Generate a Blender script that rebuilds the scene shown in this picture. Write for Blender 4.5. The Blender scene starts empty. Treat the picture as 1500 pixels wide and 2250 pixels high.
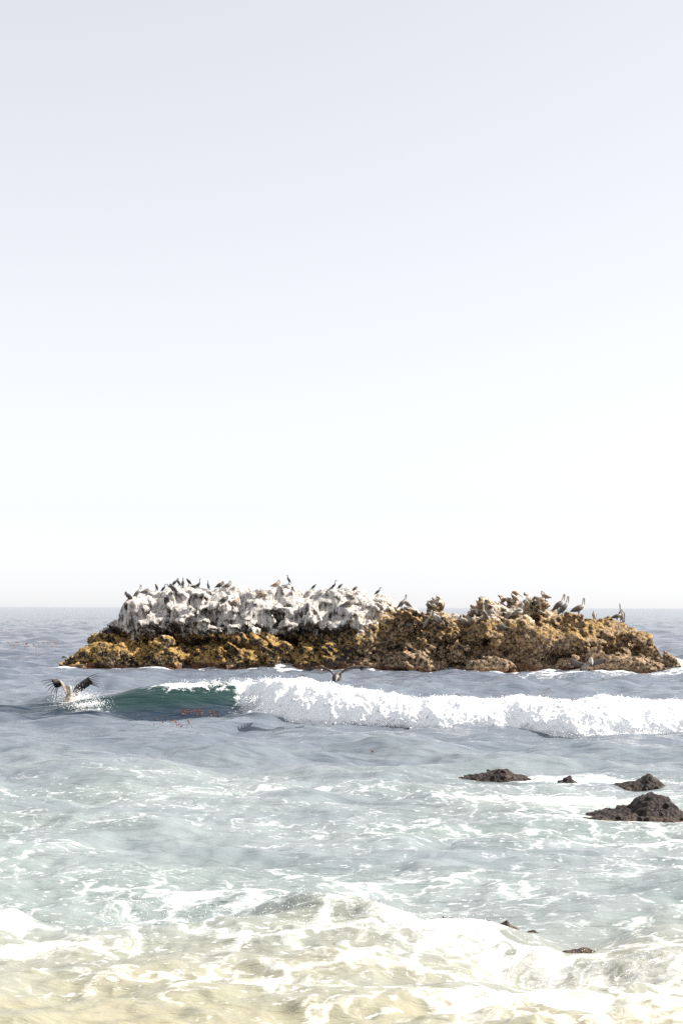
import bpy, math, random, numpy as np
from mathutils import Vector, Matrix, Euler
from mathutils.bvhtree import BVHTree

rng = np.random.default_rng(7)
random.seed(7)
sc = bpy.context.scene
COL = sc.collection

# ------------------------------------------------------------------ camera
CAMZ = 3.2
FPX = 3125.0                      # focal length in pixels of a 1500 px wide frame
cam_d = bpy.data.cameras.new("camera")
cam_d.sensor_fit = 'HORIZONTAL'; cam_d.sensor_width = 24.0; cam_d.lens = 50.0
cam_d.clip_start = 0.1; cam_d.clip_end = 20000
cam = bpy.data.objects.new("camera", cam_d); COL.objects.link(cam)
pitch = math.atan(209.0 / FPX)
M3 = Matrix.Rotation(math.radians(90) + pitch, 3, 'X') @ Matrix.Rotation(math.radians(0.15), 3, 'Z')
cam.matrix_world = Matrix.Translation((0, 0, CAMZ)) @ M3.to_4x4()
sc.camera = cam

# ------------------------------------------------------------------ sky and sun
SUN_AZ, SUN_EL = math.radians(86), math.radians(42)   # azimuth clockwise from +Y, the view direction
w = bpy.data.worlds.new("World"); sc.world = w; w.use_nodes = True
nt = w.node_tree; nt.nodes.clear()
sky = nt.nodes.new('ShaderNodeTexSky'); sky.sky_type = 'NISHITA'; sky.sun_disc = False
sky.sun_elevation = SUN_EL; sky.sun_rotation = SUN_AZ
sky.altitude = 0; sky.air_density = 1.0; sky.dust_density = 0.5; sky.ozone_density = 1.0
hs = nt.nodes.new('ShaderNodeHueSaturation'); hs.inputs['Saturation'].default_value = 0.19
bg = nt.nodes.new('ShaderNodeBackground'); bg.inputs[1].default_value = 0.14
out = nt.nodes.new('ShaderNodeOutputWorld')
gm = nt.nodes.new('ShaderNodeGamma'); gm.inputs[1].default_value = 0.5; mc = nt.nodes.new('ShaderNodeMix'); mc.data_type = 'RGBA'; mc.blend_type = 'MULTIPLY'; mc.inputs[0].default_value = 1; mc.inputs[7].default_value = (1.52, 1.53, 1.56, 1)
nt.links.new(sky.outputs[0], gm.inputs[0]); nt.links.new(gm.outputs[0], mc.inputs[6]); nt.links.new(mc.outputs[2], hs.inputs['Color']); m2 = nt.nodes.new('ShaderNodeMix'); m2.data_type = 'RGBA'; m2.blend_type = 'MULTIPLY'; m2.inputs[0].default_value = 1; m2.inputs[7].default_value = (.985, .995, 1.03, 1)
nt.links.new(hs.outputs[0], m2.inputs[6]); nt.links.new(m2.outputs[2], bg.inputs[0]); nt.links.new(bg.outputs[0], out.inputs[0])
sd = bpy.data.lights.new("sun", 'SUN'); sd.energy = 5.0; sd.angle = math.radians(0.5); sd.color = (1.0, 0.94, 0.84)
sun = bpy.data.objects.new("sun", sd); COL.objects.link(sun)
sdir = Vector((math.sin(SUN_AZ) * math.cos(SUN_EL), math.cos(SUN_AZ) * math.cos(SUN_EL), math.sin(SUN_EL)))
sun.rotation_euler = sdir.to_track_quat('Z', 'Y').to_euler(); sun.location = sdir * 60
sc.view_settings.view_transform = 'Standard'; sc.view_settings.look = 'None'
sc.view_settings.exposure = 0.98; sc.view_settings.gamma = 1.0
sc.cycles.sample_clamp_indirect = 3.0; sc.cycles.sample_clamp_direct = 0
sc.cycles.max_bounces = 6; sc.cycles.use_denoising = False

# ------------------------------------------------------------------ helpers
def ray(px, py):
    return (M3 @ Vector(((px - 750) / FPX, (1125 - py) / FPX, -1))).normalized()
def on_plane(px, py, z=0.0):
    d = ray(px, py); t = (z - CAMZ) / d.z
    return Vector((0, 0, CAMZ)) + d * t
def at_Y(px, py, Y):
    d = ray(px, py); return Vector((0, 0, CAMZ)) + d * (Y / d.y)
def tag(o, label=None, cat=None, group=None, kind=None):
    if label: o['label'] = label
    if cat: o['category'] = cat
    if group: o['group'] = group
    if kind: o['kind'] = kind
    return o

def hash3(i, j, k, s=0):
    h = (i.astype(np.int64) * 374761393 + j.astype(np.int64) * 668265263 + k.astype(np.int64) * 2147483647 + s * 1274126177) & 0xffffffff
    h = ((h ^ (h >> 13)) * 1274126177) & 0xffffffff
    h = ((h ^ (h >> 16)) * 2246822519) & 0xffffffff
    return (h ^ (h >> 15)) & 0xffffffff
GR = rng.normal(size=(256, 3)); GR /= np.linalg.norm(GR, axis=1)[:, None]; GR = GR.astype(np.float32)
def perlin(P, s=0):
    P = np.asarray(P, dtype=np.float32)
    I = np.floor(P).astype(np.int32); F = P - I
    U = F * F * F * (F * (F * 6 - 15) + 10)
    r = None
    for a in (0, 1):
        wa = U[:, 0] if a else 1 - U[:, 0]
        for b in (0, 1):
            wb = wa * (U[:, 1] if b else 1 - U[:, 1])
            for c in (0, 1):
                wc = wb * (U[:, 2] if c else 1 - U[:, 2])
                g = GR[hash3(I[:, 0] + a, I[:, 1] + b, I[:, 2] + c, s) & 255]
                v = wc * (g[:, 0] * (F[:, 0] - a) + g[:, 1] * (F[:, 1] - b) + g[:, 2] * (F[:, 2] - c))
                r = v if r is None else r + v
    return r * 1.5
def fbm(P, o=4, s=0):
    P = np.asarray(P, dtype=np.float32)
    r = 0; a = 1.0
    for k in range(o):
        r = r + a * perlin(P * (2.03 ** k) + 17.3 * k, s + k); a *= 0.5
    return r
def worley(P, s=0):
    P = np.asarray(P, dtype=np.float32)
    I = np.floor(P).astype(np.int32); best = np.full(len(P), 9.0, np.float32)
    for a in (-1, 0, 1):
        for b in (-1, 0, 1):
            for c in (-1, 0, 1):
                h = hash3(I[:, 0] + a, I[:, 1] + b, I[:, 2] + c, s)
                dx = I[:, 0] + a + (h & 1023) / np.float32(1023) - P[:, 0]
                dy = I[:, 1] + b + ((h >> 10) & 1023) / np.float32(1023) - P[:, 1]
                dz = I[:, 2] + c + ((h >> 20) & 1023) / np.float32(1023) - P[:, 2]
                best = np.minimum(best, dx * dx + dy * dy + dz * dz)
    return np.sqrt(best)
def sst(a, b, x):
    t = np.clip((x - a) / (b - a), 0, 1); return t * t * (3 - 2 * t)
def smin(a, b, k):
    h = np.clip(0.5 + 0.5 * (b - a) / k, 0, 1); return b * (1 - h) + a * h - k * h * (1 - h)
def smax(a, b, k): return -smin(-a, -b, k)

def surface_net(V, org, h):
    ins = V < 0
    n = [s - 1 for s in V.shape]
    def cor(A, a, b, c): return A[a:a + n[0], b:b + n[1], c:c + n[2]]
    cnt = sum(cor(ins, a, b, c).astype(np.int8) for a in (0, 1) for b in (0, 1) for c in (0, 1))
    act = (cnt > 0) & (cnt < 8)
    ii, jj, kk = np.nonzero(act)
    S = np.zeros((len(ii), 3), np.float32); C = np.zeros(len(ii), np.float32)
    for ax in range(3):
        o1, o2 = [(1, 2), (0, 2), (0, 1)][ax]
        for u in (0, 1):
            for v in (0, 1):
                o = [0, 0, 0]; o[o1] = u; o[o2] = v
                p = [0, 0, 0]; p[:] = o; p[ax] = 1
                A = V[ii + o[0], jj + o[1], kk + o[2]]; B = V[ii + p[0], jj + p[1], kk + p[2]]
                m = (A < 0) != (B < 0)
                t = np.where(m, A / np.where(A - B == 0, 1, A - B), 0)
                q = np.tile(np.array(o, np.float32), (len(ii), 1)); q[:, ax] += t
                S += q * m[:, None]; C += m
    Vt = (np.stack([ii, jj, kk], 1) + S / C[:, None]) * h + np.array(org)
    idx = np.full(act.shape, -1, np.int64); idx[ii, jj, kk] = np.arange(len(ii))
    F = []
    for ax in range(3):
        sl0 = [slice(1, n[0]), slice(1, n[1]), slice(1, n[2])]; sl1 = list(sl0)
        sl0[ax] = slice(0, n[ax]); sl1[ax] = slice(1, n[ax] + 1)
        A = ins[tuple(sl0)]; B = ins[tuple(sl1)]
        e = np.stack(np.nonzero(A != B), 1)
        off = np.array([1, 1, 1]); off[ax] = 0
        e0 = e + off
        sgn = A[tuple(e.T)]
        o1, o2 = [(1, 2), (2, 0), (0, 1)][ax]
        d1 = np.zeros(3, int); d1[o1] = 1; d2 = np.zeros(3, int); d2[o2] = 1
        q = np.stack([idx[tuple((e0 - d1 - d2).T)], idx[tuple((e0 - d2).T)], idx[tuple(e0.T)], idx[tuple((e0 - d1).T)]], 1)
        q[~sgn] = q[~sgn][:, ::-1]
        F.append(q)
    F = np.concatenate(F); F = F[(F >= 0).all(1)]
    return Vt.astype(np.float32), F

def np_mesh(name, V, F, mat=None, attrs=None, smooth=True, parent=None, link=True):
    F = np.asarray(F); V = np.asarray(V, np.float32)
    me = bpy.data.meshes.new(name)
    me.vertices.add(len(V)); me.vertices.foreach_set('co', V.ravel())
    k = F.shape[1]
    me.loops.add(F.size); me.loops.foreach_set('vertex_index', F.ravel().astype(np.int32))
    me.polygons.add(len(F)); me.polygons.foreach_set('loop_start', np.arange(0, F.size, k, dtype=np.int32))
    me.polygons.foreach_set('loop_total', np.full(len(F), k, np.int32))
    me.polygons.foreach_set('use_smooth', np.full(len(F), smooth))
    for nme, arr in (attrs or {}).items():
        if arr.ndim == 1:
            a = me.attributes.new(nme, 'FLOAT', 'POINT'); a.data.foreach_set('value', arr.astype(np.float32))
        else:
            a = me.attributes.new(nme, 'FLOAT_COLOR', 'POINT')
            c = np.ones((len(arr), 4), np.float32); c[:, :3] = arr[:, :3]; a.data.foreach_set('color', c.ravel())
    me.update(calc_edges=True)
    if mat: me.materials.append(mat)
    o = bpy.data.objects.new(name, me)
    if link: COL.objects.link(o)
    if parent: o.parent = parent
    return o
def vnormals(V, F):
    N = np.zeros_like(V); a = V[F[:, 2]] - V[F[:, 0]]; b = V[F[:, 3]] - V[F[:, 1]]; n = np.cross(a, b)
    for k in range(4):
        for c in range(3): N[:, c] += np.bincount(F[:, k], n[:, c], len(V))
    return N / (np.linalg.norm(N, axis=1)[:, None] + 1e-9)

def biggest(V, F):
    lab = np.arange(len(V)); E = np.concatenate([F[:, [0, 1]], F[:, [1, 2]], F[:, [2, 3]]])
    for _ in range(200):
        old = lab.copy(); a, b_ = lab[E[:, 0]], lab[E[:, 1]]; mn = np.minimum(a, b_)
        np.minimum.at(lab, a, mn); np.minimum.at(lab, b_, mn); lab = lab[lab]; lab = lab[lab]
        if (lab == old).all(): break
    k = np.bincount(lab).argmax(); keep = lab == k; F = F[keep[F[:, 0]]]
    m = np.cumsum(keep) - 1; return V[keep], m[F]

class NT:
    """small node-tree builder"""
    def __init__(s, name):
        s.m = bpy.data.materials.new(name); s.m.use_nodes = True; s.t = s.m.node_tree; s.t.nodes.clear()
        s.out = s.n('ShaderNodeOutputMaterial')
    def n(s, typ, **kw):
        x = s.t.nodes.new(typ)
        for k, v in kw.items():
            if hasattr(x, k): setattr(x, k, v)
        return x
    def l(s, a, b): s.t.links.new(a, b)
    def put(s, sock, v):
        if isinstance(v, bpy.types.NodeSocket): s.l(v, sock)
        elif isinstance(v, (tuple, list)) and len(v) == 3 and sock.type == 'RGBA': sock.default_value = (*v, 1)
        else: sock.default_value = v
    def math(s, op, a, b=0.0, c=0.0, clamp=False):
        x = s.n('ShaderNodeMath', operation=op, use_clamp=clamp)
        s.put(x.inputs[0], a); s.put(x.inputs[1], b); s.put(x.inputs[2], c); return x.outputs[0]
    def attr(s, name):
        x = s.n('ShaderNodeAttribute'); x.attribute_name = name; return x
    def noise(s, vec, scale, detail=4, rough=0.55, dist=0.0):
        x = s.n('ShaderNodeTexNoise'); s.put(x.inputs['Vector'], vec); x.inputs['Scale'].default_value = scale
        x.inputs['Detail'].default_value = detail; x.inputs['Roughness'].default_value = rough; x.inputs['Distortion'].default_value = dist
        return x
    def mapping(s, vec, scale=(1, 1, 1), rot=(0, 0, 0)):
        x = s.n('ShaderNodeMapping'); s.l(vec, x.inputs[0]); x.inputs['Scale'].default_value = scale; x.inputs['Rotation'].default_value = rot
        return x.outputs[0]
    def rng(s, v, a, b, c=0.0, d=1.0, smooth=False):
        x = s.n('ShaderNodeMapRange'); x.interpolation_type = 'SMOOTHSTEP' if smooth else 'LINEAR'
        s.put(x.inputs[0], v); s.put(x.inputs[1], a); s.put(x.inputs[2], b); s.put(x.inputs[3], c); s.put(x.inputs[4], d)
        return x.outputs[0]
    def mix(s, f, a, b):
        x = s.n('ShaderNodeMix', data_type='RGBA'); s.put(x.inputs[0], f); s.put(x.inputs[6], a); s.put(x.inputs[7], b); return x.outputs[2]
    def bump(s, h, strength, dist, normal=None):
        x = s.n('ShaderNodeBump'); s.put(x.inputs['Height'], h); s.put(x.inputs['Strength'], strength); s.put(x.inputs['Distance'], dist)
        if normal is not None: s.l(normal, x.inputs['Normal'])
        return x.outputs[0]
    def pos(s):
        return s.n('ShaderNodeNewGeometry').outputs['Position']

# ------------------------------------------------------------------ materials
def mat_rock():
    b = NT('sea_rock_stone'); p = b.pos()
    ga = b.attr('guano').outputs['Fac']; al = b.attr('algae').outputs['Fac']; ta = b.attr('tan').outputs['Fac']; wet = b.attr('wet').outputs['Fac']
    n1 = b.noise(p, 1.3, 6, 0.65).outputs[0]; n2 = b.noise(p, 6.0, 6, 0.7).outputs[0]; n3 = b.noise(p, 22.0, 4, 0.6).outputs[0]
    st = b.noise(b.mapping(p, (3.6, 3.6, 0.45)), 1.6, 6, 0.72, 0.4).outputs[0]
    base = b.mix(b.rng(n2, .38, .68), (0.014, 0.011, 0.010), (0.085, 0.064, 0.048))
    tan = b.mix(b.rng(n2, .40, .60), (0.04, 0.026, 0.017), (0.50, 0.35, 0.215))
    must = b.mix(b.rng(n2, .38, .62), (0.10, 0.06, 0.016), (0.55, 0.345, 0.115))
    tanf = b.rng(b.math('ADD', ta, b.math('MULTIPLY', b.math('SUBTRACT', n2, .5), 1.5)), .38, .62)
    c = b.mix(tanf, base, tan)
    mf = b.rng(b.math('ADD', al, b.math('ADD', b.math('MULTIPLY', b.math('SUBTRACT', n2, .5), 1.7), b.math('MULTIPLY', b.math('SUBTRACT', n1, .5), 1.2))), .47, .62)
    c = b.mix(mf, c, must)
    red = b.rng(b.math('ADD', wet, b.math('MULTIPLY', b.math('SUBTRACT', n1, .5), 1.6)), .62, .85)
    c = b.mix(b.math('MULTIPLY', red, .75), c, (0.14, 0.055, 0.022))
    gf = b.rng(b.math('ADD', ga, b.math('ADD', b.math('MULTIPLY', b.math('SUBTRACT', st, .5), 2.1), b.math('MULTIPLY', b.math('SUBTRACT', n3, .5), .25))), .40, .74)
    c = b.mix(gf, c, b.mix(b.rng(st, .35, .6), (0.27, 0.25, 0.245), (0.76, 0.715, 0.66)))
    h = b.math('ADD', b.math('MULTIPLY', n2, .6), b.math('MULTIPLY', n3, .3))
    bs = b.n('ShaderNodeBsdfPrincipled'); b.put(bs.inputs['Base Color'], c)
    b.put(bs.inputs['Roughness'], b.rng(wet, 0.3, 1, .85, .42)); bs.inputs['Specular IOR Level'].default_value = .35
    b.l(b.bump(h, 1.0, .26), bs.inputs['Normal']); b.l(bs.outputs[0], b.out.inputs[0]); return b.m
def mat_skerry():
    b = NT('wet_mussel_rock'); p = b.pos()
    n1 = b.noise(p, 4.0, 5, .65).outputs[0]; n2 = b.noise(p, 22.0, 5, .7).outputs[0]
    vo = b.n('ShaderNodeTexVoronoi'); b.l(p, vo.inputs['Vector']); vo.inputs['Scale'].default_value = 16
    c = b.mix(b.rng(n2, .35, .65), (0.006, 0.004, 0.004), (0.036, 0.02, 0.014))
    ta = b.attr('tan').outputs['Fac']
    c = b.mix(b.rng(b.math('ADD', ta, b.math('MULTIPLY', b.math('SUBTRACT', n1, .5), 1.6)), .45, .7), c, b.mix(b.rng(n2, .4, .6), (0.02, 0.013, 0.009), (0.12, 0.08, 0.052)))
    bs = b.n('ShaderNodeBsdfPrincipled'); b.put(bs.inputs['Base Color'], c)
    bs.inputs['Roughness'].default_value = .5; bs.inputs['Specular IOR Level'].default_value = .25
    h = b.math('ADD', b.math('MULTIPLY', vo.outputs['Distance'], .8), n2)
    b.l(b.bump(h, 1.0, .05), bs.inputs['Normal']); b.l(bs.outputs[0], b.out.inputs[0]); return b.m
def mat_water():
    b = NT('sea_water'); p = b.pos()
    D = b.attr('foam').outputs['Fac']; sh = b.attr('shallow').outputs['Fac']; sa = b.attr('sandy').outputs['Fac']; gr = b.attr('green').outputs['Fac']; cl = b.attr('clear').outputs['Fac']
    wp = b.n('ShaderNodeVectorMath', operation='MULTIPLY_ADD')
    nz = b.noise(p, .9, 4, .6); b.l(nz.outputs['Color'], wp.inputs[0]); wp.inputs[1].default_value = (1.5, 1.5, 0); b.l(p, wp.inputs[2])
    wv = b.mapping(wp.outputs[0], (.8, 1.15, 0), (0, 0, .25))
    vo = b.n('ShaderNodeTexVoronoi', feature='DISTANCE_TO_EDGE'); b.l(wv, vo.inputs['Vector']); vo.inputs['Scale'].default_value = 1.25
    vo2 = b.n('ShaderNodeTexVoronoi', feature='DISTANCE_TO_EDGE'); b.l(wv, vo2.inputs['Vector']); vo2.inputs['Scale'].default_value = 4.3
    n1 = b.noise(b.mapping(wp.outputs[0], (.5, 1.2, 0)), .8, 5, .6).outputs[0]; n2 = b.noise(b.mapping(wp.outputs[0], (.8, 1.5, 0)), 7.0, 6, .68).outputs[0]
    lace = b.rng(vo.outputs['Distance'], 0, .10, 1, 0); lace2 = b.rng(vo2.outputs['Distance'], 0, .16, 1, 0)
    v = b.math('ADD', D, b.math('MULTIPLY', lace, .34)); v = b.math('ADD', v, b.math('MULTIPLY', lace2, .13))
    v = b.math('ADD', v, b.math('MULTIPLY', b.math('SUBTRACT', n1, .5), 1.1)); v = b.math('ADD', v, b.math('MULTIPLY', b.math('SUBTRACT', n2, .5), .95))
    foam = b.rng(v, .62, 1.12, smooth=False)
    fk = b.rng(b.noise(b.mapping(p, (.7, 1.5, 0)), 9.0, 3, .6).outputs[0], .60, .68)
    ff = b.math('MAXIMUM', b.math('MULTIPLY', foam, b.rng(D, .02, .12)), b.math('MULTIPLY', fk, b.rng(b.math('ADD', D, b.math('SUBTRACT', n1, .5)), .22, .42)))
    deep = (0.11, 0.13, 0.168); shal = (0.25, 0.288, 0.285); sand = (0.31, 0.283, 0.19); grn = (0.026, 0.066, 0.060)
    c = b.mix(sh, deep, shal); c = b.mix(b.math('MULTIPLY', sa, b.rng(n1, .3, .6, .6, 1)), c, sand); c = b.mix(cl, c, (0.014, 0.026, 0.044)); c = b.mix(b.math('MULTIPLY', gr, b.rng(n2, .3, .6, .55, 1)), c, grn)  # cl mixes in a near-black blue, painting the wave face's darkness
    # ripples; the finer ones only near, where they are larger than a pixel
    pv = b.mapping(p, (1, 1.5, 0))
    r1 = b.noise(b.mapping(p, (.38, 1.6, 0), (0, 0, .10)), 1.5, 2, .5, .2).outputs[0]; r2 = b.noise(b.mapping(p, (.35, 1.6, 0), (0, 0, -.06)), 6.0, 3, .55, .2).outputs[0]
    nr = b.bump(r1, 1.0, b.rng(sa, 0, 1, .17, .04)); nr = b.bump(r2, 1.0, b.rng(sa, 0, 1, .038, .034), nr)
    r3 = b.noise(b.mapping(p, (.4, 1.5, 0), (0, 0, .15)), 20.0, 3, .6, .2).outputs[0]; nr = b.bump(r3, 1.0, b.math('MULTIPLY', sh, .016), nr)
    nf = b.bump(n2, 1.0, .014, nr)
    wb = b.n('ShaderNodeBsdfPrincipled'); b.put(wb.inputs['Base Color'], c); wb.inputs['Roughness'].default_value = .12; wb.inputs['IOR'].default_value = 1.333
    b.l(nr, wb.inputs['Normal'])
    tr = b.n('ShaderNodeBsdfTranslucent'); tr.inputs['Color'].default_value = (.055, .16, .13, 1)
    mw = b.n('ShaderNodeMixShader'); b.put(mw.inputs[0], b.math('MULTIPLY', gr, .35)); b.l(wb.outputs[0], mw.inputs[1]); b.l(tr.outputs[0], mw.inputs[2])
    fb = b.n('ShaderNodeBsdfPrincipled'); b.put(fb.inputs['Base Color'], b.mix(b.math('MULTIPLY', sa, .4), (.82, .84, .85), (.80, .76, .66))); fb.inputs['Roughness'].default_value = .5
    b.l(nf, fb.inputs['Normal'])
    mx = b.n('ShaderNodeMixShader'); b.l(ff, mx.inputs[0]); b.l(mw.outputs[0], mx.inputs[1]); b.l(fb.outputs[0], mx.inputs[2])
    b.l(mx.outputs[0], b.out.inputs[0]); return b.m
def mat_foam():
    b = NT('white_foam'); p = b.pos()
    n = b.noise(p, 9, 6, .7).outputs[0]
    bs = b.n('ShaderNodeBsdfPrincipled'); bs.inputs['Base Color'].default_value = (.96, .96, .965, 1); bs.inputs['Roughness'].default_value = .6
    b.l(b.bump(n, .6, .03), bs.inputs['Normal'])
    tr = b.n('ShaderNodeBsdfTranslucent'); tr.inputs['Color'].default_value = (.9, .92, .95, 1)
    mw = b.n('ShaderNodeMixShader'); mw.inputs[0].default_value = .33; b.l(bs.outputs[0], mw.inputs[1]); b.l(tr.outputs[0], mw.inputs[2])
    b.l(mw.outputs[0], b.out.inputs[0]); return b.m
def mat_feather():
    b = NT('feathers'); p = b.n('ShaderNodeTexCoord').outputs['Object']
    c = b.attr('Col').outputs['Color']; n = b.noise(b.mapping(p, (1, 1, 1)), 28, 4, .6).outputs[0]
    c2 = b.n('ShaderNodeHueSaturation'); b.l(c, c2.inputs['Color']); b.put(c2.inputs['Value'], b.rng(n, .3, .7, .7, 1.3))
    bs = b.n('ShaderNodeBsdfPrincipled'); b.l(c2.outputs[0], bs.inputs['Base Color']); bs.inputs['Roughness'].default_value = .6
    b.l(b.bump(n, .5, .01), bs.inputs['Normal']); b.l(bs.outputs[0], b.out.inputs[0]); return b.m
def mat_weed():
    b = NT('red_seaweed'); p = b.pos(); n = b.noise(p, 8, 3).outputs[0]
    bs = b.n('ShaderNodeBsdfPrincipled'); b.put(bs.inputs['Base Color'], b.mix(b.rng(n, .35, .65), (.16, .035, .02), (.42, .15, .06))); bs.inputs['Roughness'].default_value = .4
    b.l(bs.outputs[0], b.out.inputs[0]); return b.m
ROCK, SKERRY, WATER, FOAM, FEATHER, WEED = mat_rock(), mat_skerry(), mat_water(), mat_foam(), mat_feather(), mat_weed()

# ------------------------------------------------------------------ the island
def pl(pts, Y):            # picture outline -> world X, Z at the rock's own distance Y
    a = np.array([tuple(at_Y(x, y, Y)) for x, y in pts]); return a[:, 0], a[:, 2]
def interp_top(pts, Y, lo=-0.6):
    X, Z = pl(pts, Y)
    return lambda x: np.interp(x, X, Z, left=lo, right=lo)
SIL_A = [(228,1400),(233,1370),(243,1350),(253,1340),(264,1329),(276,1324),(290,1308),(319,1304),(336,1306),(355,1305),(372,1293),(389,1291),(408,1291),(432,1294),(466,1305),(474,1297),(500,1294),(519,1291),(546,1302),(555,1306),(574,1300),(596,1293),(622,1288),(644,1293),(660,1308),(668,1316),(680,1304),(728,1301),(759,1301),(800,1305),(816,1312),(838,1319),(862,1328),(886,1338),(905,1352),(925,1385)]
SIL_B = [(128,1474),(151,1456),(166,1423),(178,1411),(199,1401),(216,1394),(264,1392),(300,1399),(331,1404),(360,1400),(379,1411),(396,1408),(420,1415),(480,1404),(500,1400),(536,1408),(560,1404),(590,1409),(640,1404),(700,1400),(760,1440)]
SIL_C = [(640,1475),(655,1400),(668,1360),(690,1335),(740,1325),(800,1322),(840,1326),(870,1334),(886,1338),(905,1351),(917,1344),(934,1350),(950,1336),(960,1324),(972,1322),(979,1352),(991,1349),(1020,1353),(1044,1349),(1078,1345),(1110,1380),(1130,1430)]
SIL_D = [(1020,1400),(1044,1348),(1078,1330),(1104,1325),(1114,1330),(1126,1326),(1140,1324),(1151,1324),(1163,1331),(1192,1323),(1216,1332),(1240,1341),(1264,1350),(1288,1360),(1319,1364),(1341,1359),(1374,1367),(1396,1377),(1437,1396),(1456,1427),(1468,1445),(1478,1471)]
def hump(X, Y, Z, top, yc, a, zb, p, px_pow=None):
    T = top(X); b = np.maximum(T - zb, 0.05)
    q = (np.abs((Y - yc) / a) ** p + np.abs((Z - zb) / b) ** p) ** (1 / p)
    return (q - 1) * np.minimum(a, b)
def ell(X, Y, Z, c, r):
    q = np.sqrt(((X - c[0]) / r[0]) ** 2 + ((Y - c[1]) / r[1]) ** 2 + ((Z - c[2]) / r[2]) ** 2)
    return (q - 1) * min(r)
H = 0.065
xs = np.arange(-15.6, 18.6, H, dtype=np.float32); ys = np.arange(69.6, 81.2, H * 1.0, dtype=np.float32); zs = np.arange(-0.45, 4.95, H, dtype=np.float32)
X = xs[:, None, None]; Y = ys[None, :, None]; Z = zs[None, None, :]
tA, tB, tC, tD = interp_top(SIL_A, 76.5), interp_top(SIL_B, 74.2), interp_top(SIL_C, 75.5), interp_top(SIL_D, 75.0)
# guano crag: an overhanging block above the ledge, its face leaning back
TA = tA(X); zbA = 1.35 + 0.10 * np.sin(X * 1.1)
cA = (TA + zbA) / 2; bA = np.maximum((TA - zbA) / 2, .04)
ysh = 77.6 + 0.42 * (Z - 2.4)
a_A = 2.95 * sst(-12.9, -11.4, X) + .75
qA = (np.abs((Y - ysh) / a_A) ** 3.2 + np.abs((Z - cA) / bA) ** 3.2) ** (1 / 3.2)
gA = (qA - 1) * np.minimum(bA, 1.6)
gCore = hump(X, Y, Z, lambda x: np.where((x > -11.4) & (x < 5), 2.3, -.6), 78.4, 3.0, -1, 3)
gB = hump(X, Y, Z, tB, 75.9, 3.3, -1.2, 2.3)
gC = hump(X, Y, Z, tC, 76.3, 3.9, -1.3, 2.1)
gD = hump(X, Y, Z, tD, 75.6 + 1.1 * sst(12, 17, X), 3.9 - 1.6 * sst(11, 17.5, X), -1.3, 2.3)
tE = interp_top([(985,1478),(1010,1462),(1040,1448),(1080,1440),(1130,1438),(1180,1440),(1230,1432),(1270,1428),(1300,1440),(1330,1462),(1350,1480)], 71.6)
gE = hump(X, Y, Z, tE, 73.0, 2.7, -1.0, 2.0)
G = smin(gA, gCore, .15); G = smin(G, gB, .15); G = smin(G, gC, .35); G = smin(G, gD, .4); G = smin(G, gE, .2)
for (px, py, Yc, rx, ry, rz) in [(1195,1405,72.3,1.25,1.1,.75),(1080,1395,72.6,1.0,1.2,.7),(975,1385,73.0,.9,1.2,.8),(880,1440,72.6,1.1,.9,.85),(800,1400,73.2,.9,1.0,1.1),
        (1330,1410,73.0,1.6,1.2,.9),(1430,1430,75.0,.9,1.4,1.1),(1020,1440,71.9,.8,.8,.7),(930,1450,72.0,.9,.8,.5),(360,1425,72.9,.8,.8,.6),(250,1440,72.8,1.1,.8,.7),
        (600,1435,73.0,.8,.7,.6),(480,1435,72.8,.9,.8,.5),(965,1345,75.2,.30,.35,.65),(1420,1455,73.8,.6,.6,.6)]:
    c = at_Y(px, py, Yc); G = smin(G, ell(X, Y, Z, c, (rx, ry, rz)), .18)
for (px, py, Yc, rx, ry, rz) in [(715,1436,72.2,1.25,1.3,.75),(613,1347,74.6,.42,.8,.32),(728,1333,74.6,.75,.7,.28),(1165,1437,71.6,1.5,.9,.28),(1285,1448,71.6,1.35,1.0,.42),
        (955,1436,71.9,.55,.8,.42),(508,1446,72.2,.45,.6,.33),(660,1390,74.0,.8,.8,.4),(1060,1410,71.6,.5,.7,.35),(1380,1440,72.9,.5,.9,.5),(400,1455,72.3,.22,.7,.5),(805,1455,72.1,.3,.8,.5),(905,1335,76,.25,2,.15),(880,1400,72.6,.18,.8,.6)]:
    c = at_Y(px, py, Yc); G = smax(G, -ell(X, Y, Z, c, (rx, ry, rz)), .12)
G = smax(G, (X + .75 * Z) - 16.85 + 0 * Y, .2); G = smax(G, -(X - .9 * Z) - 14.0 + 0 * Y, .2)
G = G.astype(np.float32)
band = np.abs(G) < 1.15
bi = np.nonzero(band)
P = np.stack([xs[bi[0]], ys[bi[1]], zs[bi[2]]], 1).astype(np.float32)
wpn = np.stack([perlin(P * .9, 11), perlin(P * .9 + 31, 12), perlin(P * .9 + 57, 13)], 1)
Pw = P + .35 * wpn
d = (0.50 - .25 * sst(2.6, 3.6, P[:, 2])) * perlin(Pw * .45, 1) + .34 * perlin(Pw * 1.05, 2) + .16 * perlin(Pw * 2.4, 3)
inA = sst(2.1, 2.5, P[:, 2] + .25 * perlin(P * .8, 5)) * (1 - sst(1.0, 3.5, P[:, 0]))
w1 = worley(Pw * np.array([.8, .8, 1.15], np.float32), 21) - .52
w2 = worley(Pw * np.array([2.0, 2.0, 2.4], np.float32), 22) - .5
w0 = worley(P * np.array([.42, .42, .6], np.float32) + .3, 20) - .55
rt = 1 - inA
d += rt * w0 * 1.0
d += rt * sst(1.5, 2.3, P[:, 2]) * .20
w3 = worley(Pw * np.array([4.2, 4.2, 4.8], np.float32), 23) - .5
rid = np.abs(perlin(Pw * 1.7, 24))
d += w1 * (.66 - .32 * inA) + w2 * (.26 - .14 * inA) + w3 * (.17 - .10 * inA) - rid * (.34 - .16 * inA) + .10
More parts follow.
